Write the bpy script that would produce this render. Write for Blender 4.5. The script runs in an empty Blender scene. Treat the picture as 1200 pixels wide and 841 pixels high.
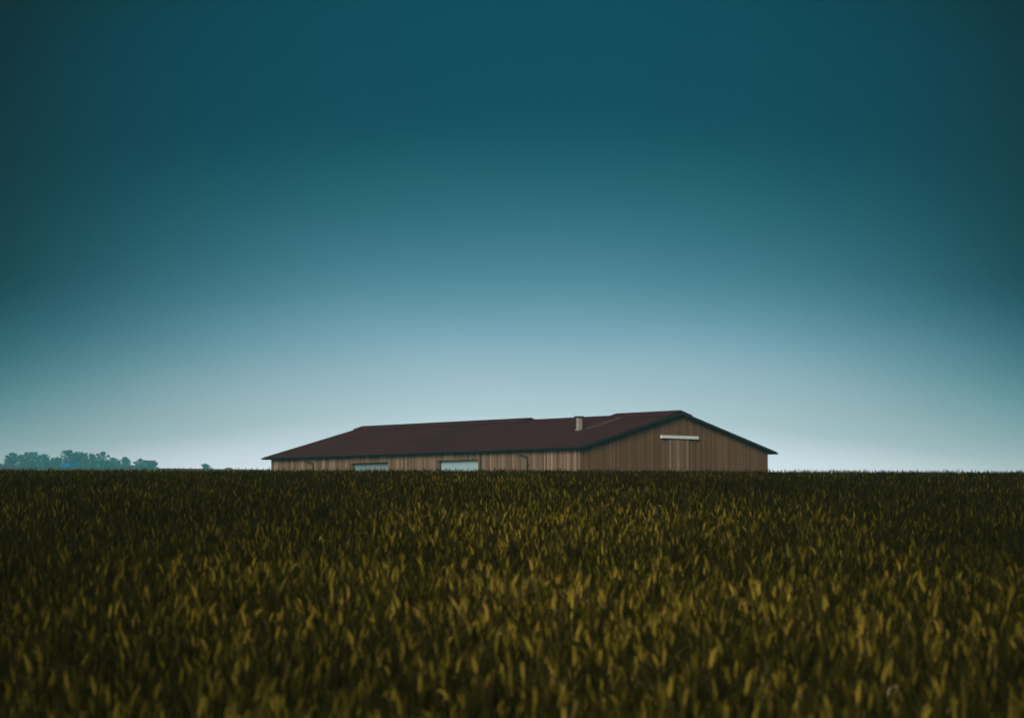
import bpy, bmesh, math, random
import numpy as np
from mathutils import Vector, Matrix

random.seed(7)
rng = np.random.default_rng(11)
R = math.radians
scene = bpy.context.scene
C = scene.collection

# ------------------------------------------------------------------ camera
CAM_Z = 1.545
cam = bpy.data.cameras.new('camera')
cam_o = bpy.data.objects.new('camera', cam)
C.objects.link(cam_o)
cam.sensor_width = 36.0
cam.lens = 85.0
cam.clip_start = 0.1
cam.clip_end = 12000
cam_o.location = (0, 0, CAM_Z)
cam_o.rotation_euler = (R(90 + 3.93), 0, 0)
cam.dof.use_dof = True
cam.dof.focus_distance = 42.0
cam.dof.aperture_fstop = 5.6
scene.camera = cam_o

# ------------------------------------------------------------------ light
EXPOSURE = 0.85
SUN_EL, SUN_AZ = 23.0, 195.0          # azimuth clockwise from +Y: behind the camera, to the left
sun = bpy.data.lights.new('sun', 'SUN')
sun.energy = 1.62
sun.angle = R(28)
sun.color = (1.0, 0.90, 0.75)
sun_o = bpy.data.objects.new('sun', sun)
C.objects.link(sun_o)
d = Vector((math.sin(R(SUN_AZ)) * math.cos(R(SUN_EL)), math.cos(R(SUN_AZ)) * math.cos(R(SUN_EL)), math.sin(R(SUN_EL))))
sun_o.rotation_euler = d.to_track_quat('Z', 'Y').to_euler()
sun_o.location = d * 80

# ------------------------------------------------------------------ sky: Nishita graded by elevation (a dark teal cloud deck
# that opens towards a pale band above the horizon ahead)
world = bpy.data.worlds.new('World')
scene.world = world
world.use_nodes = True
wt = world.node_tree
N, LK = wt.nodes, wt.links
bg = N['Background']
bg.inputs['Strength'].default_value = 0.1
sky = N.new('ShaderNodeTexSky')
sky.sky_type = 'NISHITA'
sky.sun_disc = False
sky.sun_elevation = R(SUN_EL)
sky.sun_rotation = R(SUN_AZ)


def wmath(op, a, b=None, c=None, clamp=False):
    n = N.new('ShaderNodeMath'); n.operation = op; n.use_clamp = clamp
    for i, v in enumerate((a, b, c)):
        if v is None: continue
        if isinstance(v, (int, float)): n.inputs[i].default_value = v
        else: LK.new(v, n.inputs[i])
    return n.outputs[0]


tc = N.new('ShaderNodeTexCoord')
sx = N.new('ShaderNodeSeparateXYZ')
LK.new(tc.outputs['Generated'], sx.inputs[0])
X, Y, Z = sx.outputs
hor = wmath('SQRT', wmath('ADD', wmath('MULTIPLY', X, X), wmath('MULTIPLY', Y, Y)))
tan_e = wmath('DIVIDE', Z, wmath('MAXIMUM', hor, 0.001))
azi = wmath('ARCTAN2', X, Y)                                   # 0 straight ahead
t = wmath('MINIMUM', wmath('DIVIDE', wmath('ABSOLUTE', wmath('SUBTRACT', azi, 0.004)), 0.2085), 1.35)
t25 = wmath('POWER', t, 2.4)
nz = N.new('ShaderNodeTexNoise')
nz.inputs['Scale'].default_value = 5.0
nz.inputs['Detail'].default_value = 2.0
mp = N.new('ShaderNodeMapping'); mp.inputs['Scale'].default_value = (1, 1, 4)
LK.new(tc.outputs['Generated'], mp.inputs[0]); LK.new(mp.outputs[0], nz.inputs['Vector'])
wob = wmath('MULTIPLY', wmath('SUBTRACT', nz.outputs['Fac'], 0.5), 0.012)
s_eff = wmath('ADD', wmath('ADD', tan_e, wmath('MULTIPLY', wmath('MULTIPLY', t25, 0.0335), wmath('ADD', 0.5, wmath('MULTIPLY', tan_e, 11.0), clamp=True))), wob)
SMAX = 1.0
fac = wmath('DIVIDE', s_eff, SMAX, clamp=True)


def lin(c):
    c = c / 255.0
    return c / 12.92 if c <= 0.04045 else ((c + 0.055) / 1.055) ** 2.4


# tan(elevation) -> sky colour wanted (sRGB), nishita radiance there
stops = [(0.0, (255, 255, 255), (4.3, 4.3, 3.4)),
         (0.0266, (255.8, 257.7, 279.8), (5.1, 5.2, 4.1)),
         (0.0488, (193.2, 208.3, 223.0), (5.65, 6.3, 5.4)),
         (0.0735, (142.0, 173.2, 191.1), (5.6, 6.75, 6.3)),
         (0.1088, (70.5, 118.7, 140.5), (4.8, 6.35, 6.85)),
         (0.144, (27.6, 82.6, 100.3), (4.1, 5.7, 6.8)),
         (0.181, (0.0, 58.7, 81.0), (3.4, 4.95, 6.5)),
         (0.2147, (0.0, 59.5, 81.1), (2.95, 4.4, 6.1)),
         (0.2507, (4, 52, 64), (2.6, 3.95, 5.75)),
         (0.4, (44, 43, 41), (1.7, 2.7, 4.3)),
         (1.0, (66, 64, 62), (0.8, 1.35, 2.4))]
ramp = N.new('ShaderNodeValToRGB')
ramp.color_ramp.interpolation = 'LINEAR'
GR = 3.0
els = ramp.color_ramp.elements


def pchip(xs_, ys_, x_):
    xs_, ys_ = np.array(xs_, float), np.array(ys_, float)
    h = np.diff(xs_); dl = np.diff(ys_) / h
    m_ = np.zeros(len(xs_)); m_[0], m_[-1] = dl[0], dl[-1]
    for k in range(1, len(xs_) - 1):
        if dl[k - 1] * dl[k] > 0:
            w1, w2 = 2 * h[k] + h[k - 1], h[k] + 2 * h[k - 1]
            m_[k] = (w1 + w2) / (w1 / dl[k - 1] + w2 / dl[k])
    k = int(min(max(np.searchsorted(xs_, x_) - 1, 0), len(h) - 1))
    t_ = (x_ - xs_[k]) / h[k]
    return float((2 * t_ ** 3 - 3 * t_ ** 2 + 1) * ys_[k] + (t_ ** 3 - 2 * t_ ** 2 + t_) * h[k] * m_[k] + (-2 * t_ ** 3 + 3 * t_ ** 2) * ys_[k + 1] + (t_ ** 3 - t_ ** 2) * h[k] * m_[k + 1])


S0 = [q[0] for q in stops]
fine = [0.0] + list(np.linspace(0.016, 0.25, 23)) + [0.30, 0.40, 0.55, 0.75, 1.0]
stops = [(q, [pchip(S0, [w[1][c] for w in stops], q) for c in range(3)], [pchip(S0, [w[2][c] for w in stops], q) for c in range(3)]) for q in fine]
while len(els) < len(stops): els.new(0.5)
for e, (s, col, nis) in zip(els, stops):
    e.position = s / SMAX
    e.color = tuple(lin(c) / (0.1 * n) / GR / (2 ** EXPOSURE if s < 0.3 else 1.0) for c, n in zip(col, nis)) + (1,)
LK.new(fac, ramp.inputs[0])
mul = N.new('ShaderNodeVectorMath'); mul.operation = 'MULTIPLY'
LK.new(sky.outputs[0], mul.inputs[0]); LK.new(ramp.outputs[0], mul.inputs[1])
# vignette put into the sky colour: darker and bluer to either side
side = wmath('MULTIPLY', t25, wmath('MINIMUM', wmath('MAXIMUM', wmath('MULTIPLY', wmath('SUBTRACT', tan_e, 0.027), 12.0), 0.0), 0.88))
sc = N.new('ShaderNodeVectorMath'); sc.operation = 'MULTIPLY'
LK.new(mul.outputs[0], sc.inputs[0])
cb = N.new('ShaderNodeCombineXYZ')
LK.new(wmath('MAXIMUM', wmath('MULTIPLY', wmath('SUBTRACT', 1.0, side), GR), 0.12), cb.inputs[0])
LK.new(wmath('MAXIMUM', wmath('MULTIPLY', wmath('SUBTRACT', 1.0, side), GR), 0.25), cb.inputs[1])
LK.new(wmath('MAXIMUM', wmath('MULTIPLY', wmath('ADD', wmath('SUBTRACT', 1.0, wmath('MULTIPLY', side, 0.93)), wmath('MULTIPLY', t25, 0.04)), GR), 0.25), cb.inputs[2])
LK.new(cb.outputs[0], sc.inputs[1])
LK.new(sc.outputs[0], bg.inputs['Color'])

scene.view_settings.view_transform = 'Standard'
scene.view_settings.look = 'None'
scene.view_settings.exposure = EXPOSURE
scene.view_settings.gamma = 1.0
scene.view_settings.use_curve_mapping = False
scene.render.engine = 'CYCLES'
scene.cycles.max_bounces = 8
scene.cycles.diffuse_bounces = 3
scene.cycles.transmission_bounces = 4
scene.cycles.volume_bounces = 1
scene.cycles.use_denoising = True
scene.cycles.use_adaptive_sampling = False
scene.cycles.sample_clamp_indirect = 6


# ------------------------------------------------------------------ helpers
def tag(o, label=None, cat=None, group=None, kind=None):
    if label: o['label'] = label
    if cat: o['category'] = cat
    if group: o['group'] = group
    if kind: o['kind'] = kind
    return o


def empty(name, loc, rz=0.0):
    o = bpy.data.objects.new(name, None)
    o.location = loc; o.rotation_euler = (0, 0, rz)
    o.empty_display_size = 0.5
    C.objects.link(o)
    return o


def link(name, mesh, mats, parent=None):
    for m in (mats if isinstance(mats, (list, tuple)) else [mats]):
        mesh.materials.append(m)
    o = bpy.data.objects.new(name, mesh)
    C.objects.link(o)
    if parent is not None: o.parent = parent
    return o


class MB:
    """collects boxes, prisms and tubes into one mesh"""
    def __init__(self): self.v, self.f, self.mi = [], [], []

    def add(self, vs, fs, mi=0):
        o = len(self.v)
        self.v += [tuple(p) for p in vs]
        self.f += [tuple(i + o for i in f) for f in fs]
        self.mi += [mi] * len(fs)

    def box(self, x0, x1, y0, y1, z0, z1, mi=0):
        vs = [(x, y, z) for z in (z0, z1) for y in (y0, y1) for x in (x0, x1)]
        self.add(vs, [(0, 2, 3, 1), (4, 5, 7, 6), (0, 1, 5, 4), (2, 6, 7, 3), (0, 4, 6, 2), (1, 3, 7, 5)], mi)

    def prism(self, poly, d, mi=0):
        """poly: list of 3D points, extruded by vector d"""
        n = len(poly); d = Vector(d)
        vs = [Vector(p) for p in poly] + [Vector(p) + d for p in poly]
        fs = [tuple(range(n))[::-1], tuple(range(n, 2 * n))]
        fs += [(i, (i + 1) % n, n + (i + 1) % n, n + i) for i in range(n)]
        self.add(vs, fs, mi)

    def tube(self, pts, rad, seg=8, mi=0, cap=True):
        pts = [Vector(p) for p in pts]
        rad = rad if isinstance(rad, (list, tuple)) else [rad] * len(pts)
        vs, fs = [], []
        for i, p in enumerate(pts):
            a = pts[max(i - 1, 0)]; b = pts[min(i + 1, len(pts) - 1)]
            t_ = (b - a).normalized()
            u = t_.orthogonal().normalized() if abs(t_.z) < 0.9 else t_.cross(Vector((0, 1, 0))).normalized()
            w = t_.cross(u)
            for k in range(seg):
                an = 2 * math.pi * k / seg
                vs.append(p + (u * math.cos(an) + w * math.sin(an)) * rad[i])
        for i in range(len(pts) - 1):
            for k in range(seg):
                a, b = i * seg + k, i * seg + (k + 1) % seg
                fs.append((a, b, b + seg, a + seg))
        if cap:
            fs.append(tuple(range(seg))[::-1]); fs.append(tuple(range((len(pts) - 1) * seg, len(pts) * seg)))
        self.add(vs, fs, mi)

    def mesh(self, name, recalc=True):
        m = bpy.data.meshes.new(name)
        m.from_pydata([tuple(p) for p in self.v], [], self.f)
        m.polygons.foreach_set('material_index', self.mi)
        if recalc:
            bm = bmesh.new(); bm.from_mesh(m)
            bmesh.ops.recalc_face_normals(bm, faces=bm.faces[:])
            bm.to_mesh(m); bm.free()
        m.update()
        return m

    def build(self, name, mats, parent=None, recalc=True):
        return link(name, self.mesh(name, recalc), mats, parent)


class Mat:
    def __init__(self, name, rough=0.8, spec=0.3, metal=0.0):
        self.m = bpy.data.materials.new(name); self.m.use_nodes = True
        self.t = self.m.node_tree; self.n = self.t.nodes; self.l = self.t.links
        self.b = self.n['Principled BSDF']
        self.b.inputs['Roughness'].default_value = rough
        self.b.inputs['Specular IOR Level'].default_value = spec
        self.b.inputs['Metallic'].default_value = metal

    def node(self, ty, **kw):
        n = self.n.new(ty)
        for k, v in kw.items():
            if k in n.inputs: n.inputs[k].default_value = v
            else: setattr(n, k, v)
        return n

    def link(self, a, b): self.l.new(a, b)

    def math(self, op, a, b=None, clamp=False):
        n = self.n.new('ShaderNodeMath'); n.operation = op; n.use_clamp = clamp
        for i, v in enumerate((a, b)):
            if v is None: continue
            if isinstance(v, (int, float)): n.inputs[i].default_value = v
            else: self.l.new(v, n.inputs[i])
        return n.outputs[0]

    def ramp(self, fac, stops):
        r = self.n.new('ShaderNodeValToRGB')
        e = r.color_ramp.elements
        while len(e) < len(stops): e.new(0.5)
        for el, (p, c) in zip(e, stops):
            el.position = p; el.color = tuple(c) + (1,)
        self.l.new(fac, r.inputs[0])
        return r.outputs[0]

    def noise(self, scale, detail=3.0, vec=None, rough=0.5):
        n = self.node('ShaderNodeTexNoise', Scale=scale, Detail=detail, Roughness=rough)
        if vec is not None: self.l.new(vec, n.inputs['Vector'])
        return n.outputs['Fac']

    def objco(self, scale=(1, 1, 1)):
        tc_ = self.n.new('ShaderNodeTexCoord')
        m = self.n.new('ShaderNodeMapping'); m.inputs['Scale'].default_value = scale
        self.l.new(tc_.outputs['Object'], m.inputs[0])
        return m.outputs[0]

    def bump(self, h, strength=0.3, dist=0.02):
        b = self.node('ShaderNodeBump', Strength=strength, Distance=dist)
        self.l.new(h, b.inputs['Height']); self.l.new(b.outputs[0], self.b.inputs['Normal'])

    def color(self, out): self.l.new(out, self.b.inputs['Base Color'])

    def mix(self, fac, a, b, mode='MIX'):
        n = self.n.new('ShaderNodeMix'); n.data_type = 'RGBA'; n.blend_type = mode
        for i, v in ((0, fac), (6, a), (7, b)):
            if isinstance(v, (int, float)): n.inputs[i].default_value = v
            elif isinstance(v, tuple): n.inputs[i].default_value = v + (1,)
            else: self.l.new(v, n.inputs[i])
        return n.outputs[2]


def plain(name, col, rough=0.6, spec=0.3, metal=0.0, var=0.12, scale=3.0):
    M = Mat(name, rough, spec, metal)
    f = M.noise(scale, 4.0, M.objco())
    M.color(M.ramp(f, [(0.3, tuple(c * (1 - var) for c in col)), (0.7, tuple(c * (1 + var) for c in col))]))
    return M.m


# ------------------------------------------------------------------ terrain
def smooth(a, b, x):
    t_ = np.clip((x - a) / (b - a), 0, 1)
    return t_ * t_ * (3 - 2 * t_)


CANOPY = 0.93
RIDGE_Y = 1250.0


def ground_rel(x, y):
    """ground height relative to the camera"""
    x = np.asarray(x, float); y = np.asarray(y, float)
    yc = np.clip(y, 0, 60)
    near = -0.725 - CANOPY + 0.055 * yc - 0.000362 * yc ** 2
    h0, s0, h1 = -0.725 - CANOPY + 3.3 - 0.000362 * 3600, 0.01156, 0.40
    tt = np.clip((y - 60) / 50, 0, 1); L_ = 50
    herm = (2 * tt ** 3 - 3 * tt ** 2 + 1) * h0 + (tt ** 3 - 2 * tt ** 2 + tt) * L_ * s0 + (-2 * tt ** 3 + 3 * tt ** 2) * h1
    z = np.where(y < 60, near, herm)
    z = np.where(y < 0, -0.725 - CANOPY - 3 * (1 - np.exp(np.minimum(y, 0) * 0.055 / 3)), z)
    tilt = -0.0024 * np.clip(x, -60, 60) * (1 - smooth(60, 110, y))
    und = 0.022 * np.sin(y * 0.62 + 0.25 * x + 1.1) + 0.02 * np.sin(y * 0.31 - 0.17 * x) + 0.012 * np.sin(1.3 * x + 0.9 * y)
    und = und + 0.018 * np.sin(0.21 * x + 0.6) * smooth(25, 45, y) + 0.010 * np.sin(0.57 * x + 2.0) * smooth(25, 45, y)
    und = und * (1 - smooth(60, 100, y)) * smooth(-5, 4, y) * (1 - 0.75 * smooth(30, 42, y))
    a = np.clip(x / np.maximum(y, 1.0), -0.5, 0.5)
    A = 0.0222 - 0.0127 * (a + 0.159)
    far = (A * RIDGE_Y - 0.4) * smooth(260, RIDGE_Y, y)
    return z + tilt + und + far


def ground(x, y): return ground_rel(x, y) + CAM_Z


ys = np.unique(np.concatenate([np.linspace(-260, -20, 14), np.linspace(-20, 70, 136), np.linspace(70, 200, 50), np.geomspace(200, 1650, 60)]))
xs = np.unique(np.concatenate([np.linspace(-20, 20, 61), np.geomspace(20, 1300, 36), -np.geomspace(20, 1300, 36)]))
gx, gy = np.meshgrid(xs, ys)
gz = ground(gx, gy)
vs = np.stack([gx, gy, gz], -1).reshape(-1, 3)
nx = len(xs)
fs = [(j * nx + i, j * nx + i + 1, (j + 1) * nx + i + 1, (j + 1) * nx + i) for j in range(len(ys) - 1) for i in range(nx - 1)]
gm = bpy.data.meshes.new('ground')
gm.from_pydata(vs.tolist(), [], fs)
gm.polygons.foreach_set('use_smooth', [True] * len(fs)); gm.update()
M = Mat('soil_and_stubble', 0.95, 0.1)
geo = M.node('ShaderNodeNewGeometry')
sep = M.node('ShaderNodeSeparateXYZ'); M.link(geo.outputs['Position'], sep.inputs[0])
soil = M.ramp(M.noise(3.0, 6.0, geo.outputs['Position']), [(0.3, (0.030, 0.024, 0.012)), (0.7, (0.065, 0.052, 0.026))])
grass = M.ramp(M.noise(0.25, 5.0, geo.outputs['Position']), [(0.3, (0.035, 0.050, 0.015)), (0.7, (0.075, 0.085, 0.028))])
straw = M.ramp(M.noise(0.03, 6.0, geo.outputs['Position']), [(0.3, (0.11, 0.085, 0.040)), (0.7, (0.17, 0.13, 0.062))])
f1 = M.math('MULTIPLY', M.math('SUBTRACT', sep.outputs[1], 64.0), 0.3, clamp=True)
f2 = M.math('MULTIPLY', M.math('SUBTRACT', sep.outputs[1], 420.0), 0.02, clamp=True)
M.color(M.mix(f2, M.mix(f1, soil, grass), straw))
M.bump(M.noise(12.0, 6.0, geo.outputs['Position']), 0.5, 0.03)
go = link('ground', gm, M.m)
tag(go, 'bare soil under the wheat running on to the far fields', 'ground', kind='structure')

# ------------------------------------------------------------------ wheat: one uncountable crop
def wheat_mat(name, stops, transl=0.35, patch=0.55):
    M = Mat(name, 0.65, 0.08)
    oi = M.node('ShaderNodeObjectInfo')
    pn = M.noise(0.16, 2.0, oi.outputs['Location'])
    pn2 = M.noise(1.1, 1.0, oi.outputs['Location'])
    sl = M.node('ShaderNodeSeparateXYZ'); M.link(oi.outputs['Location'], sl.inputs[0])
    # light fall-off painted as crop colour: bright gold middle, dark green crest and sides
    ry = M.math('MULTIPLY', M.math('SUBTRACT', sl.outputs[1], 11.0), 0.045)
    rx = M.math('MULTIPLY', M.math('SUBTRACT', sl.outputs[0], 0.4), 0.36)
    painted_falloff = M.math('SUBTRACT', 0.10, M.math('MINIMUM', M.math('ADD', M.math('MULTIPLY', ry, ry), M.math('MULTIPLY', rx, rx)), 1.0))
    painted_falloff = M.math('ADD', M.math('MULTIPLY', painted_falloff, 0.11), 0.012)
    f = M.math('ADD', M.math('ADD', M.math('MULTIPLY', oi.outputs['Random'], 1 - patch), painted_falloff),
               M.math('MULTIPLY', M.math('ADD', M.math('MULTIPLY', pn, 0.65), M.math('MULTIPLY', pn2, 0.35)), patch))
    M.color(M.ramp(f, stops))
    tr = M.n.new('ShaderNodeBsdfTranslucent')
    mx = M.n.new('ShaderNodeMixShader'); mx.inputs[0].default_value = transl
    col = M.b.inputs['Base Color'].links[0].from_socket
    M.link(col, tr.inputs['Color'])
    M.link(M.b.outputs[0], mx.inputs[1]); M.link(tr.outputs[0], mx.inputs[2])
    M.link(mx.outputs[0], M.n['Material Output'].inputs['Surface'])
    return M.m


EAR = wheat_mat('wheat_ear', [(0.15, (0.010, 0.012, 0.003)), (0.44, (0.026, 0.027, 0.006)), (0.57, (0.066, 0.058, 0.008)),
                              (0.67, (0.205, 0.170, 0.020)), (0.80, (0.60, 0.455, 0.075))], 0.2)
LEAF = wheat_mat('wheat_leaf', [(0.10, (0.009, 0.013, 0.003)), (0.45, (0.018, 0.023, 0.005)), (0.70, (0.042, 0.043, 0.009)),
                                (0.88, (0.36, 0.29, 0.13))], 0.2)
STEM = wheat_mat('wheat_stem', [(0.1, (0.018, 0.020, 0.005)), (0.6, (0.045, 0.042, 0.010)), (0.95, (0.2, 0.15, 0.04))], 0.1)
DRY = plain('dry_leaf', (0.62, 0.56, 0.42), 0.6, 0.4)


def blade(mb, p0, az, length, width, up0, bend, mi, twist=0.0):
    """curved leaf blade, folded along its midrib"""
    n = 7
    p = Vector(p0); el = up0
    vs, fs = [], []
    for i in range(n):
        s = i / (n - 1)
        w = width * (0.55 + 1.2 * s) * (1 - s) ** 0.6 if s > 0.25 else width * (0.55 + 1.0 * s)
        w = max(w, 0.0004)
        a = az + twist * s
        side = Vector((-math.sin(a), math.cos(a), 0))
        dirv = Vector((math.cos(a) * math.cos(el), math.sin(a) * math.cos(el), math.sin(el)))
        nrm = side.cross(dirv).normalized()
        vs += [p - side * w * 0.5 - nrm * w * 0.18, p, p + side * w * 0.5 - nrm * w * 0.18]
        p = p + dirv * (length / (n - 1))
        el -= bend * (0.4 + 1.3 * s) / (n - 1)
    for i in range(n - 1):
        k = i * 3
        fs += [(k, k + 1, k + 4, k + 3), (k + 1, k + 2, k + 5, k + 4)]
    mb.add(vs, fs, mi)


def wheat_stalk(seed, height, ear_len, nod, nleaves, dry=False):
    r = random.Random(seed)
    mb = MB()
    az = r.uniform(0, 6.28)
    top = height - ear_len * 0.9
    lean = r.uniform(0.01, 0.05)
    pts = [Vector((math.cos(az) * lean * s * s, math.sin(az) * lean * s * s, top * s)) for s in (0, 0.4, 0.75, 1.0)]
    mb.tube(pts, [0.0022, 0.0020, 0.0017, 0.0013], 4, 0, cap=False)
    # ear: rachis curve with alternating spikelets
    p = pts[-1].copy(); el = 1.45; nn = 11
    step = ear_len / nn
    roll = r.uniform(0, 6.28)
    for i in range(nn):
        s = i / (nn - 1)
        dirv = Vector((math.cos(az) * math.cos(el), math.sin(az) * math.cos(el), math.sin(el)))
        sd = dirv.orthogonal().normalized()
        sd = Matrix.Rotation(roll, 3, dirv) @ sd
        fd = dirv.cross(sd)
        env = (0.65 + 0.9 * s) if s < 0.4 else (1.0 - 0.62 * ((s - 0.4) / 0.6) ** 1.6)
        sg = 1 if i % 2 == 0 else -1
        # one spikelet: pointed body leaning outwards
        for q in ((sg, 0.0), (sg * 0.25, 0.75), (sg * 0.25, -0.75)):
            out = (sd * q[0] + fd * q[1])
            b0 = p + out * 0.0018
            ax = (dirv + out * 0.27).normalized()
            ln = step * 1.9 * (0.85 + 0.3 * r.random())
            wd = 0.0022 * env
            u = ax.orthogonal().normalized(); v_ = ax.cross(u)
            mid = b0 + ax * ln * 0.42 + out * 0.0016 * env
            tip = b0 + ax * ln + out * 0.0012
            mb.add([b0, mid + u * wd, mid + v_ * wd, mid - u * wd, mid - v_ * wd, tip],
                   [(0, 2, 1), (0, 3, 2), (0, 4, 3), (0, 1, 4), (5, 1, 2), (5, 2, 3), (5, 3, 4), (5, 4, 1)], 1)
            if r.random() < 0.55:
                tip2 = tip + (ax + Vector((0, 0, 0.3))).normalized() * r.uniform(0.008, 0.024)
                mb.add([tip - u * 0.0006, tip + u * 0.0006, tip2], [(0, 1, 2)], 1)
        p = p + dirv * step
        el -= nod / nn
    for k in range(nleaves):
        s = (0.90, 0.76, 0.58, 0.40)[k] + r.uniform(-0.05, 0.05)
        q = Vector((math.cos(az) * lean * s * s, math.sin(az) * lean * s * s, top * s))
        blade(mb, q, r.uniform(0, 6.28), r.uniform(0.15, 0.25), r.uniform(0.005, 0.008), r.uniform(1.0, 1.4), r.uniform(0.5, 2.4), 2, r.uniform(-0.5, 0.5))
    if dry:
        q = Vector((0, 0, top * 0.93))
        blade(mb, q, r.uniform(0, 6.28), r.uniform(0.05, 0.09), 0.010, r.uniform(0.7, 1.3), r.uniform(0.5, 2.5), 3)
    m = mb.mesh('wheat_stalk', recalc=False)
    for mat in (STEM, EAR, LEAF, DRY): m.materials.append(mat)
    m.polygons.foreach_set('use_smooth', [False] * len(m.polygons))
    return bpy.data.objects.new('wheat_stalk', m)


variants = bpy.data.collections.new('wheat_stalks')
specs = [(0.80, 0.044, .15, 3), (0.84, 0.048, .45, 4), (0.78, 0.041, .8, 4), (0.82, 0.050, .2, 3), (0.76, 0.039, .1, 4), (0.86, 0.045, .35, 4),
         (0.81, 0.043, 1.5, 3), (0.79, 0.047, .4, 4), (0.73, 0.041, .6, 4), (0.83, 0.044, .12, 4), (0.69, 0.036, .3, 4), (0.80, 0.044, .3, 4)]
for i, (h, e, nd, nl) in enumerate(specs):
    ob = wheat_stalk(100 + i, h, e, nd, nl, dry=(i == 11))
    ob.name = 'wheat_stalk_%02d' % i
    variants.objects.link(ob)

pts = []
y = 2.6
def band(y0, y1, dens):
    hw = lambda yy: 0.255 * yy + 1.3
    area = (hw(y0) + hw(y1)) * (y1 - y0)
    n = int(area * dens * 2.8)
    yy = rng.uniform(y0, y1, n); xx = rng.uniform(-1, 1, n) * (0.255 * yy + 1.3)
    return np.stack([xx, yy], 1)
for y0, y1, dn in [(2.6, 5, 330), (5, 9, 360), (9, 14, 340), (14, 20, 300), (20, 27, 260), (27, 34, 230), (34, 40, 220), (40, 47, 230), (47, 54, 150), (54, 63, 90)]:
    pts.append(band(y0, y1, dn))
# the crop carries on to both sides of the view, thinner
for sg in (-1, 1):
    m_ = 70000
    yy = 2.0 + 58 * np.sqrt(rng.random(m_)); w0 = 0.255 * yy + 1.3
    pts.append(np.stack([sg * (w0 + rng.random(m_) * (0.22 * yy + 2.0)), yy], 1))
pts = np.concatenate(pts)
n = len(pts)
co = np.empty((n, 3)); co[:, :2] = pts
# crop height differs slightly from place to place
lf = 0.5 * np.sin(pts[:, 0] * 0.9 + 1.7 * np.sin(pts[:, 1] * 0.45)) + 0.5 * np.sin(pts[:, 1] * 0.8 + pts[:, 0] * 0.35)
co[:, 2] = ground(pts[:, 0], pts[:, 1])
scl = np.clip(1.0 + rng.normal(0, 1, n) * (0.042 + 0.014 * smooth(28, 40, pts[:, 1])) + 0.018 * lf * (1 - 0.7 * smooth(28, 40, pts[:, 1])), 0.84, 1.12)
wm = bpy.data.meshes.new('wheat_field')
wm.vertices.add(n)
wm.vertices.foreach_set('co', co.astype(np.float32).ravel())
rot = np.zeros((n, 3), np.float32)
rot[:, 0] = rng.normal(0.0, 0.07, n); rot[:, 1] = rng.normal(0.03, 0.07, n)
bent = rng.random(n) < 0.05
rot[bent, 0] += rng.normal(0, 0.28, bent.sum()); rot[bent, 1] += rng.normal(0, 0.28, bent.sum()); rot[:, 2] = rng.uniform(0, 2 * np.pi, n)
at = wm.attributes.new('rot', 'FLOAT_VECTOR', 'POINT'); at.data.foreach_set('vector', rot.ravel())
at = wm.attributes.new('scl', 'FLOAT', 'POINT'); at.data.foreach_set('value', scl.astype(np.float32))
idx = rng.integers(0, 11, n)
idx[rng.random(n) < 0.012] = 11
scl = np.where(rng.random(n) < 0.015, scl * 1.07, scl)
at = wm.attributes.new('idx', 'INT', 'POINT'); at.data.foreach_set('value', idx.astype(np.int32))
wo = bpy.data.objects.new('wheat_field', wm)
C.objects.link(wo)
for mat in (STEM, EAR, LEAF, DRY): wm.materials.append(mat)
ng = bpy.data.node_groups.new('wheat_scatter', 'GeometryNodeTree')
ng.interface.new_socket('Geometry', in_out='INPUT', socket_type='NodeSocketGeometry')
ng.interface.new_socket('Geometry', in_out='OUTPUT', socket_type='NodeSocketGeometry')
gi = ng.nodes.new('NodeGroupInput'); gout = ng.nodes.new('NodeGroupOutput')
ci = ng.nodes.new('GeometryNodeCollectionInfo')
ci.inputs['Collection'].default_value = variants
ci.inputs['Separate Children'].default_value = True
ci.inputs['Reset Children'].default_value = True
ip = ng.nodes.new('GeometryNodeInstanceOnPoints')
ip.inputs['Pick Instance'].default_value = True


def nattr(name, ty):
    a = ng.nodes.new('GeometryNodeInputNamedAttribute'); a.data_type = ty
    a.inputs['Name'].default_value = name
    return a.outputs['Attribute']


ng.links.new(gi.outputs[0], ip.inputs['Points'])
ng.links.new(ci.outputs[0], ip.inputs['Instance'])
ng.links.new(nattr('idx', 'INT'), ip.inputs['Instance Index'])
e2r = ng.nodes.new('FunctionNodeEulerToRotation')
ng.links.new(nattr('rot', 'FLOAT_VECTOR'), e2r.inputs[0])
ng.links.new(e2r.outputs[0], ip.inputs['Rotation'])
ng.links.new(nattr('scl', 'FLOAT'), ip.inputs['Scale'])
ng.links.new(ip.outputs[0], gout.inputs[0])
md = wo.modifiers.new('scatter', 'NODES'); md.node_group = ng
tag(wo, 'dense field of ripening olive and gold wheat rising to a crest', 'wheat', kind='stuff')

# ------------------------------------------------------------------ barn
TH = 0.721
g = Vector((math.cos(TH), math.sin(TH), 0)); l = Vector((-math.sin(TH), math.cos(TH), 0))
OU, OV = 0.35, 0.38                 # eave and verge overhang
corner = Vector((4.025, 142.664, 0)) + g * OU + l * OV
corner.z = CAM_Z + 0.40
barn = empty('barn', corner, TH)
tag(barn, 'long low timber barn with a dark red roof beyond the wheat', 'barn')

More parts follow.
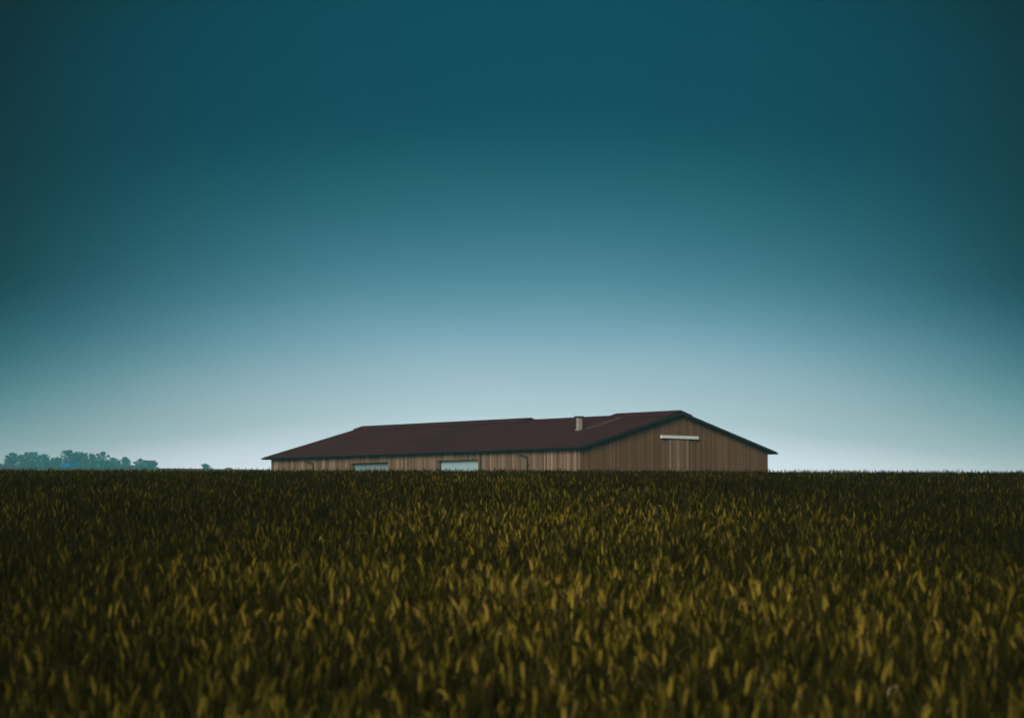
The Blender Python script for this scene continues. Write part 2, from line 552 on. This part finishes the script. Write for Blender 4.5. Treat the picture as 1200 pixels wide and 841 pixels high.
# materials
def wood(name, axis, pitch, stops, pale=0.5):
    M = Mat(name, 0.85, 0.15)
    tcn = M.node('ShaderNodeTexCoord')
    sp = M.node('ShaderNodeSeparateXYZ'); M.link(tcn.outputs['Object'], sp.inputs[0])
    cell = M.math('FLOOR', M.math('DIVIDE', sp.outputs[axis], pitch))
    wn = M.node('ShaderNodeTexWhiteNoise', noise_dimensions='1D'); M.link(cell, wn.inputs['W'])
    cell2 = M.math('FLOOR', M.math('DIVIDE', sp.outputs[axis], pitch * 7.3))
    wn2 = M.node('ShaderNodeTexWhiteNoise', noise_dimensions='1D'); M.link(cell2, wn2.inputs['W'])
    grain = M.noise(2.0, 6.0, M.objco((9, 9, 0.35)), 0.6)
    f = M.math('ADD', M.math('MULTIPLY', wn.outputs['Value'], 0.62), M.math('ADD', M.math('MULTIPLY', grain, 0.28), M.math('MULTIPLY', wn2.outputs['Value'], 0.10)))
    M.color(M.ramp(f, stops))
    M.bump(grain, 0.4, 0.01)
    return M.m


W_LONG = wood('weathered_boards', 1, 0.16, [(0.14, (0.105, 0.068, 0.045)), (0.45, (0.165, 0.110, 0.073)), (0.75, (0.22, 0.150, 0.103)), (0.94, (0.32, 0.235, 0.16))])
W_BAT = wood('pale_battens', 1, 0.16, [(0.14, (0.13, 0.085, 0.058)), (0.45, (0.22, 0.155, 0.108)), (0.70, (0.32, 0.235, 0.17)), (0.92, (0.50, 0.38, 0.27))])
W_GAB = wood('brown_boards', 0, 0.16, [(0.10, (0.108, 0.060, 0.030)), (0.5, (0.150, 0.086, 0.045)), (0.80, (0.178, 0.106, 0.057)), (0.97, (0.24, 0.155, 0.09))])
W_DOOR = wood('door_boards', 0, 0.135, [(0.1, (0.145, 0.090, 0.053)), (0.6, (0.19, 0.120, 0.073)), (0.95, (0.24, 0.160, 0.102))])
M = Mat('roof_sheets', 0.75, 0.25)
rb = M.node('ShaderNodeTexBrick', Scale=1.0)
oc = M.objco((1, 1, 1))
mpn = M.node('ShaderNodeMapping'); mpn.inputs['Rotation'].default_value = (0, 0, 0); M.link(oc, mpn.inputs[0])
M.link(mpn.outputs[0], rb.inputs['Vector'])
rb.inputs['Brick Width'].default_value = 1.6; rb.inputs['Row Height'].default_value = 1.0; rb.inputs['Mortar Size'].default_value = 0.012
rb.inputs['Color1'].default_value = (0.082, 0.024, 0.027, 1); rb.inputs['Color2'].default_value = (0.070, 0.021, 0.024, 1)
rb.inputs['Mortar'].default_value = (0.046, 0.016, 0.019, 1)
stain = M.ramp(M.noise(0.35, 5.0, M.objco((0.4, 1.2, 1))), [(0.3, (0.80, 0.82, 0.84)), (0.7, (1.12, 1.05, 1.05))])
M.color(M.mix(1.0, rb.outputs['Color'], stain, 'MULTIPLY'))
ROOF = M.m
GREEN = plain('dark_green_metal', (0.010, 0.024, 0.020), 0.5, 0.4)
FASCIA = plain('dark_fascia', (0.022, 0.021, 0.017), 0.7, 0.2)
FLASH = plain('pale_flashing', (0.125, 0.092, 0.086), 0.6, 0.3)
SHEET = plain('pale_roller_curtain', (0.38, 0.57, 0.66), 0.45, 0.5, 0, 0.06, 0.8)
SHEET_DULL = plain('dull_roller_curtain', (0.22, 0.33, 0.36), 0.5, 0.4, 0, 0.10, 0.8)
RAIL = plain('white_aluminium', (0.66, 0.76, 0.80), 0.4, 0.5, 0, 0.05)
ZINC = plain('weathered_zinc', (0.34, 0.34, 0.32), 0.55, 0.5, 0.1, 0.2)
CAPM = plain('dark_cowl', (0.05, 0.06, 0.065), 0.6, 0.4)
DARKW = plain('dark_joint', (0.05, 0.04, 0.03), 0.9, 0.1)
PLINTH = plain('concrete_plinth', (0.30, 0.29, 0.27), 0.9, 0.1)

BU, BV = 16.3, 31.24
EAVE, RISE = 4.24, 0.268
TK = 0.10
def roof_top(u): return EAVE + RISE * ((u + OU) if u <= BU / 2 else (BU + OU - u))
def under(u): return roof_top(u) - TK - 0.01

OPEN = [(18.25, 22.24), (9.26, 13.25)]
OTOP = 3.67
# long wall facing the camera
mb = MB()
for a, b in ((0.0, 9.26), (13.25, 18.25), (22.24, BV)):
    mb.box(0.0, 0.20, a, b, 0.42, under(0) - 0.01)
for a, b in OPEN:
    mb.box(0.0, 0.20, a, b, OTOP, under(0) - 0.01)
r = random.Random(3)
v = 0.10
while v < BV - 0.1:
    inside = any(a - 0.08 < v < b + 0.08 for a, b in OPEN)
    w = r.choice((0.045, 0.05, 0.06, 0.075))
    dpt = r.uniform(0.022, 0.040)
    z0 = OTOP + 0.16 if inside else 0.40
    mb.box(-dpt, 0.002, v - w / 2, v + w / 2, z0, under(0) - 0.05, 1)
    v += 0.16
mb.build('wall', [W_LONG, W_BAT], barn)
# the other long wall
mb = MB(); mb.box(BU - 0.20, BU, 0.0, BV, 0.42, under(0) - 0.01)
v = 0.16
while v < BV - 0.1:
    mb.box(BU - 0.002, BU + 0.03, v - 0.03, v + 0.03, 0.40, under(0) - 0.05); v += 0.32
mb.build('wall', W_LONG, barn)


def gable(v0, v1, face, door=None):
    mb = MB()
    e = 0.21
    mid = BU / 2
    mb.prism([(e, v0, 0.42), (BU - e, v0, 0.42), (BU - e, v0, under(e) - 0.01), (mid, v0, under(mid) - 0.01), (e, v0, under(e) - 0.01)], (0, v1 - v0, 0))
    rr = random.Random(5)
    u = 0.08
    while u < BU - 0.03:
        w = rr.choice((0.04, 0.05, 0.06, 0.07)); dpt = rr.uniform(0.020, 0.038)
        zt = min(under(u - w / 2), under(u + w / 2)) - 0.03
        ya, yb = (v0 - dpt, v0 + 0.002) if face < 0 else (v1 - 0.002, v1 + dpt)
        mb.box(u - w / 2, u + w / 2, ya, yb, 0.40, zt)
        u += 0.16
    return mb


# corner boards close the gap between gable and long wall
gable(0.0, 0.20, -1).build('gable_wall', W_GAB, barn)
gable(BV - 0.20, BV, 1).build('gable_wall', W_GAB, barn)
mb = MB(); mb.box(0.0 + 0.015, BU - 0.015, 0.015, BV - 0.015, -0.6, 0.415); mb.build('plinth', PLINTH, barn)

# roof: two slopes as one folded slab with low corrugation ribs
mb = MB()
u0, u1, v0, v1 = -OU, BU + OU, -OV, BV + OV
mid = BU / 2
prof = [(u0, EAVE), (mid, roof_top(mid)), (u1, EAVE), (u1, EAVE - TK), (mid, roof_top(mid) - TK), (u0, EAVE - TK)]
mb.prism([(u, v0, z) for u, z in prof], (0, v1 - v0, 0))
v = v0 + 0.12
while v < v1 - 0.1:                                            # standing ribs running down the slope
    for a, b in ((u0, mid), (mid, u1)):
        za, zb = roof_top(a), roof_top(b)
        mb.prism([(a, v, za - 0.004), (b, v, zb - 0.004), (b, v + 0.05, zb - 0.004), (a, v + 0.05, za - 0.004)], (0, 0, 0.026))
    v += 0.33
roof = mb.build('roof', ROOF, barn)


def ridge_cap(va, vb, half):
    mb = MB(); lift = 0.13
    top = roof_top(mid)
    pr = [(mid - half, top - RISE * half + lift - 0.02), (mid, top + lift), (mid + half, top - RISE * half + lift - 0.02),
          (mid + half, top - RISE * half + lift - 0.075), (mid, top + lift - 0.055), (mid - half, top - RISE * half + lift - 0.075)]
    mb.prism([(u, va, z) for u, z in pr], (0, vb - va, 0))
    for sg in (-1, 1):                                          # upstands it sits on
        u = mid + sg * half * 0.72
        zt = top - RISE * half * 0.72
        mb.box(u - 0.03, u + 0.03, va + 0.35, vb - 0.1, zt - 0.02, zt + lift - 0.045)
    return mb.build('ridge_vent', ROOF, roof)


ridge_cap(v0 + 0.05, 5.4, 1.0)
ridge_cap(13.47, v1 - 0.05, 0.8)
mb = MB()                                                       # pale flashing strip up the slope
ua, ub = 4.4, mid - 0.25
mb.prism([(ua, 3.93, roof_top(ua) + 0.012), (ub, 3.93, roof_top(ub) + 0.012), (ub, 4.12, roof_top(ub) + 0.012), (ua, 4.12, roof_top(ua) + 0.012)], (0, 0, 0.06))
mb.build('flashing', FLASH, roof)

# verge boards
for vv in (v0 - 0.045, v1 + 0.005):
    mb = MB()
    for a, b in ((u0, mid), (mid, u1)):
        za, zb = roof_top(a), roof_top(b)
        mb.prism([(a, vv, za + 0.02), (b, vv, zb + 0.02), (b, vv, zb - 0.145), (a, vv, za - 0.14)], (0, 0.04, 0))
    mb.build('verge_board', FASCIA, barn)
# soffits hide the open eaves
mb = MB(); mb.box(u0 + 0.06, -0.045, v0 + 0.01, v1 - 0.01, EAVE - TK - 0.05, EAVE - TK - 0.012); mb.build('soffit', FASCIA, barn)
mb = MB(); mb.box(BU + 0.045, u1 - 0.06, v0 + 0.01, v1 - 0.01, EAVE - TK - 0.05, EAVE - TK - 0.012); mb.build('soffit', FASCIA, barn)
# gutters: half round troughs
for uu, sg in ((u0 - 0.07, -1), (u1 + 0.07, 1)):
    mb = MB()
    segs = 8; rr_ = 0.085
    pr = [(uu + rr_ * math.cos(math.pi + math.pi * k / segs), EAVE - 0.03 + rr_ * math.sin(math.pi + math.pi * k / segs) * 1.35) for k in range(segs + 1)]
    pr += [(uu + (rr_ - 0.012) * math.cos(-math.pi * k / segs), EAVE - 0.03 + (rr_ - 0.012) * math.sin(-math.pi * k / segs) * 1.35) for k in range(segs + 1)]
    mb.prism([(u, v0 - 0.03, z) for u, z in pr], (0, v1 - v0 + 0.06, 0))
    mb.box(uu - 0.095, uu + 0.07, v0 - 0.045, v0 - 0.03, EAVE - 0.15, EAVE - 0.02)
    mb.box(uu - 0.095, uu + 0.07, v1 + 0.03, v1 + 0.045, EAVE - 0.15, EAVE - 0.02)
    mb.build('gutter', GREEN, barn)
# downpipes with swan necks
for vg, vp in ((5.17, 4.59), (26.8, 26.27)):
    mb = MB()
    mb.tube([(u0 - 0.07, vg, EAVE - 0.12), (u0 - 0.07, vg, EAVE - 0.20), (-0.30, (vg + vp) / 2, EAVE - 0.36), (-0.12, vp, EAVE - 0.52), (-0.12, vp, EAVE - 0.7), (-0.12, vp, 0.05)], 0.045, 8)
    for zz in (3.2, 1.6):
        mb.box(-0.13, 0.0, vp - 0.075, vp + 0.075, zz, zz + 0.05)
    mb.build('downpipe', GREEN, barn)
# roller doors in the two openings
for a, b in OPEN:
    mb = MB()
    # curtain of shallow horizontal laths
    z = 0.02
    while z < OTOP - 0.02:
        z2 = min(z + 0.10, OTOP + 0.25)
        mb.prism([(0.30, a - 0.05, z), (0.285, a - 0.05, z + 0.03), (0.285, a - 0.05, z2 - 0.03), (0.30, a - 0.05, z2 - 0.001), (0.33, a - 0.05, z2 - 0.001), (0.33, a - 0.05, z)], (0, b - a + 0.10, 0))
        z += 0.10
    far_one = a > 15
    rd = mb.build('roller_door', SHEET_DULL if far_one else SHEET, barn)
    tag(rd, 'duller grey roller door further along the wall' if far_one else 'pale blue roller door nearer the gable')
    mb = MB()
    mb.box(0.21, 0.28, a - 0.06, a + 0.03, 0.42, OTOP + 0.1); mb.build('guide_rail', GREEN, rd)
    mb = MB(); mb.box(0.21, 0.28, b - 0.03, b + 0.06, 0.42, OTOP + 0.1); mb.build('guide_rail', GREEN, rd)
    mb = MB()
    mb.box(-0.045, -0.003, a - 0.16, b + 0.16, OTOP + 0.004, OTOP + 0.15)
    mb.box(-0.045, -0.003, a - 0.16, a - 0.004, 0.42, OTOP); mb.box(-0.045, -0.003, b + 0.004, b + 0.16, 0.42, OTOP)
    mb.build('door_frame', W_LONG, barn)
mb = MB(); mb.box(-0.05, -0.003, 9.01, 9.07, 0.42, under(0) - 0.06); mb.build('joint_strip', DARKW, barn)
# gable sliding door under its white rail cover
sd = MB()
sd.box(7.370, 8.095, -0.105, -0.055, 0.25, 4.83); sd.box(8.135, 9.010, -0.105, -0.055, 0.25, 4.83)
door = sd.build('sliding_door', W_DOOR, barn)
tag(door, 'pale brown sliding door under the white rail')
mb = MB(); mb.box(8.010, 8.220, -0.135, -0.108, 0.25, 4.82); mb.box(7.370, 7.490, -0.130, -0.108, 0.25, 4.82); mb.box(8.890, 9.010, -0.130, -0.108, 0.25, 4.82)
mb.build('door_batten', plain('pale_batten', (0.26, 0.185, 0.125), 0.8, 0.2), door)
mb = MB(); mb.box(8.280, 8.320, -0.17, -0.138, 1.2, 1.5); mb.build('handle', GREEN, door)
mb = MB()
mb.prism([(6.640, -0.04, 4.89), (6.640, -0.20, 4.89), (6.640, -0.22, 4.90), (6.640, -0.18, 5.07), (6.640, -0.04, 5.09)], (1.58, 0, 0))
mb.prism([(8.250, -0.04, 4.89), (8.250, -0.20, 4.89), (8.250, -0.22, 4.90), (8.250, -0.18, 5.07), (8.250, -0.04, 5.09)], (1.58, 0, 0))
mb.box(8.220, 8.250, -0.19, -0.04, 4.90, 5.06)
tag(mb.build('door_rail_cover', RAIL, barn), 'white rail cover high on the gable')
# flue
cu, cv = 4.25, 4.66
cz = roof_top(cu)
mb = MB(); s = 0.13
mb.box(cu - s, cu + s, cv - s, cv + s, cz - 0.25, cz + 0.74)
mb.box(cu - s - 0.05, cu + s + 0.05, cv - s - 0.05, cv + s + 0.05, cz - 0.2, cz + 0.05)
ch = mb.build('chimney', ZINC, barn)
mb = MB()
for ax_, ay_ in ((-1, -1), (1, -1), (1, 1), (-1, 1)):
    mb.box(cu + ax_ * 0.12 - 0.02, cu + ax_ * 0.12 + 0.02, cv + ay_ * 0.12 - 0.02, cv + ay_ * 0.12 + 0.02, cz + 0.735, cz + 0.80)
mb.box(cu - 0.22, cu + 0.22, cv - 0.22, cv + 0.22, cz + 0.78, cz + 0.85)
mb.build('chimney_cap', CAPM, ch)

# ------------------------------------------------------------------ far trees
BARK = plain('bark', (0.06, 0.05, 0.04), 0.9, 0.1)
def foliage(name, a, b):
    M = Mat(name, 0.75, 0.15)
    geo_ = M.node('ShaderNodeNewGeometry')
    M.color(M.ramp(geo_.outputs['Random Per Island'], [(0.1, a), (0.9, b)]))
    return M.m
FOL = [foliage('dark_foliage', (0.060, 0.060, 0.042), (0.095, 0.090, 0.06)), foliage('mid_foliage', (0.068, 0.068, 0.046), (0.105, 0.100, 0.066)),
       foliage('loose_foliage', (0.075, 0.074, 0.05), (0.115, 0.108, 0.07))]


def tree(name, x, y, h, rad, seed, fol, label, cat='tree', group='trees on the far ridge', base=0.18, point=0.0, nleaf=1500, clumps=28, leaf=0.85):
    r = random.Random(seed)
    z0 = float(ground(x, y)) - 0.15
    root = empty(name, (x, y, z0))
    tag(root, label, cat, group)
    tr = MB()
    bend = [Vector((r.uniform(-.03, .03) * h * s, r.uniform(-.03, .03) * h * s, h * 0.8 * s)) for s in (0, .25, .5, .75, 1)]
    tr.tube(bend, [h * .022, h * .017, h * .013, h * .008, h * .004], 7)
    cl = []
    for k in range(clumps):
        s = r.uniform(base, 1.0)
        zz = (s - base) / (1 - base)
        env = math.sin(math.pi * min(1, (zz * 0.64 + 0.32))) ** 0.6 * (1 - point * zz)
        an = r.uniform(0, 6.28); rr = rad * env * math.sqrt(r.random()) * 0.85
        c = Vector((rr * math.cos(an), rr * math.sin(an), h * (base + (0.97 - base) * zz) - 0.10 * h * zz))
        cl.append((c, rad * r.uniform(0.30, 0.52) * (1 - 0.45 * point * zz)))
        b0 = bend[1].lerp(bend[3], r.random())
        tr.tube([b0, b0.lerp(c, 0.55) + Vector((0, 0, r.uniform(-.02, .04) * h)), c], [h * .008, h * .005, h * .002], 5, cap=False)
    cl.append((Vector((r.uniform(-.1, .1) * rad, 0, h * 0.90)), rad * 0.22))
    for _ in range(7):                                          # twigs that break the outline
        an = r.uniform(0, 6.28); rr = rad * r.uniform(0.1, 0.75)
        cl.append((Vector((rr * math.cos(an), rr * math.sin(an), h * (1.0 - 0.35 * (rr / rad) ** 1.5 - r.uniform(0, 0.06)))), rad * r.uniform(0.07, 0.13)))
    cl = [(c, min(q, h * 0.2)) for c, q in cl]
    cl = [(Vector((c.x, c.y, min(c.z, h - 0.85 * q))), q) for c, q in cl]
    tr.build('trunk', BARK, root)
    lf_ = MB()
    per = nleaf // len(cl)
    for c, cr in cl:
        for _ in range(per):
            d_ = Vector((r.gauss(0, 1), r.gauss(0, 1), r.gauss(0, 1))).normalized() * cr * (r.random() ** 0.42)
            d_.z *= 0.85
            p = c + d_
            n_ = Vector((r.gauss(0, 1), r.gauss(0, 1), r.gauss(0, .7))).normalized()
            u = n_.orthogonal().normalized(); w = n_.cross(u)
            s_ = leaf * r.uniform(0.5, 1.15)
            lf_.add([p - u * s_ * .5, p + w * s_ * .35, p + u * s_ * .5, p - w * s_ * .35], [(0, 1, 2, 3)])
    lf_.build('crown', fol, root, recalc=False)
    return root


K = 1.0 / 2833.0
def at(px, dist): return (px - 600) * K * dist
# px columns along the ridge, distance, top row, half width (px)
T = [(4, 1400, 543.5, 9, 2, 'low bushy tree at the far left edge of the hazy ridge', 0.0),
     (14, 1380, 530.5, 8, 0, 'tall pointed hazy tree nearest the left edge of the photo', 0.35),
     (25, 1395, 532.5, 8, 1, 'hazy tree squeezed between the pointed left tree and the broad crown', 0.15),
     (37, 1380, 529.5, 12, 0, 'broad round hazy crown left of the gap in the tree line', 0.0),
     (52, 1400, 532.0, 7, 2, 'thin loose hazy tree with sky showing through, left of the blue shed', 0.1),
     (67, 1400, 535.5, 8, 1, 'lower hazy tree just left of the blue shed', 0.15),
     (80, 1385, 527.5, 10, 0, 'tallest hazy tree rising directly behind the blue shed', 0.2),
     (95, 1390, 529.0, 9, 1, 'hazy tree right behind the right end of the blue shed', 0.1),
     (108, 1380, 531.5, 9, 0, 'full hazy tree one place right of the blue shed trees', 0.0),
     (120, 1395, 529.5, 9, 0, 'tall hazy tree with a small spire top right of the blue shed', 0.25),
     (134, 1400, 536.5, 9, 2, 'mid height hazy tree where the tree line starts to drop', 0.0),
     (147, 1390, 535.5, 6, 1, 'narrow upright hazy tree in the dropping right half of the line', 0.4),
     (155, 1410, 545.0, 7, 2, 'low hazy shrub filling the dip between the two right tree groups', 0.0),
     (165, 1395, 537.5, 7, 1, 'hazy tree left of the last round crown of the line', 0.3),
     (30, 1425, 537.5, 9, 2, 'lower pale crown between the pointed left tree and the broad crown', 0.0),
     (60, 1425, 539.5, 9, 0, 'low hazy growth under the thin tree left of the blue shed', 0.0),
     (88, 1430, 533.5, 9, 2, 'paler crown set back between the two trees behind the blue shed', 0.0),
     (127, 1430, 540.0, 9, 1, 'low rounded growth behind the spire topped hazy tree', 0.0),
     (141, 1430, 541.5, 9, 0, 'low dark growth beside the narrow upright hazy tree', 0.0),
     (171, 1430, 543.5, 9, 2, 'low pale growth joining the last two crowns on the right', 0.0),
     (178, 1400, 539.5, 9, 0, 'last round hazy crown at the right end of the tree line', 0.0)]
for k, (px, dist, top, hw, fi, label, pt) in enumerate(T):
    x = at(px, dist)
    zt = CAM_Z + (615.3 - top) * K * dist
    h = zt - (float(ground(x, dist)) - 0.15)
    tree('tree', x, dist, h, hw * K * dist * 1.75, 40 + k, FOL[fi], label, point=pt, nleaf=3600 if hw > 7 else 2400, base=0.10)
for k, (px, top, hw, label) in enumerate([(240, 543.5, 8, 'rounded hazy bush alone right of the tree line'), (269, 548.0, 7, 'faint low bush just showing above the wheat left of the barn')]):
    dist = 1380
    x = at(px, dist); zt = CAM_Z + (615.3 - top) * K * dist
    h = zt - (float(ground(x, dist)) - 0.15)
    tree('bush', x, dist, h, hw * K * dist * 1.3, 80 + k, FOL[1], label, 'bush', 'bushes right of the tree line', base=0.3, nleaf=1800, clumps=22)

# blue shed on the far field
bx, by = at(82.5, 1225), 1225.0
shed = empty('shed', (bx - 0.3, by, float(ground(bx, by)) - 0.1), 0.80)
tag(shed, 'small bright blue shed in front of the far hazy trees', 'shed')
BLUE = plain('blue_sheet', (0.02, 0.17, 0.50), 0.5, 0.4, 0, 0.08, 0.4)
BLUE2 = plain('blue_roof_sheet', (0.03, 0.16, 0.42), 0.5, 0.4, 0, 0.08, 0.4)
mb = MB(); mb.box(-2.6, 2.6, -3.6, 3.6, 0, 3.15)
v = -3.5
while v < 3.5:
    mb.box(-2.64, -2.599, v, v + 0.12, 0.05, 3.1); v += 0.35
v = -2.5
while v < 2.5:
    mb.box(v, v + 0.12, -3.64, -3.599, 0.05, 3.1); v += 0.35
mb.build('wall', BLUE, shed)
mb = MB(); mb.prism([(-2.85, -3.85, 3.152), (2.85, -3.85, 3.152), (2.85, -3.85, 3.25), (0, -3.85, 3.45), (-2.85, -3.85, 3.25)], (0, 7.7, 0)); mb.build('roof', BLUE2, shed)
mb = MB(); mb.box(-1.2, 1.2, -3.70, -3.642, 0.05, 2.5); mb.build('door', plain('blue_door', (0.015, 0.11, 0.36), 0.5, 0.4), shed)

# ------------------------------------------------------------------ haze
HD = 3.8e-4
mb = MB(); mb.box(-1320, 1320, -275, 1670, float(gz.min()) - 1.0, 62.0)
hm = bpy.data.materials.new('haze'); hm.use_nodes = True
ht = hm.node_tree
ht.nodes.remove(ht.nodes['Principled BSDF'])
pv = ht.nodes.new('ShaderNodeVolumePrincipled')
pv.inputs['Color'].default_value = (0.14, 0.78, 1.0, 1)
pv.inputs['Density'].default_value = HD
pv.inputs['Anisotropy'].default_value = -0.2
ht.links.new(pv.outputs[0], ht.nodes['Material Output'].inputs['Volume'])
hz = mb.build('haze', hm)
tag(hz, 'thin bluish haze over the fields', 'haze', kind='stuff')
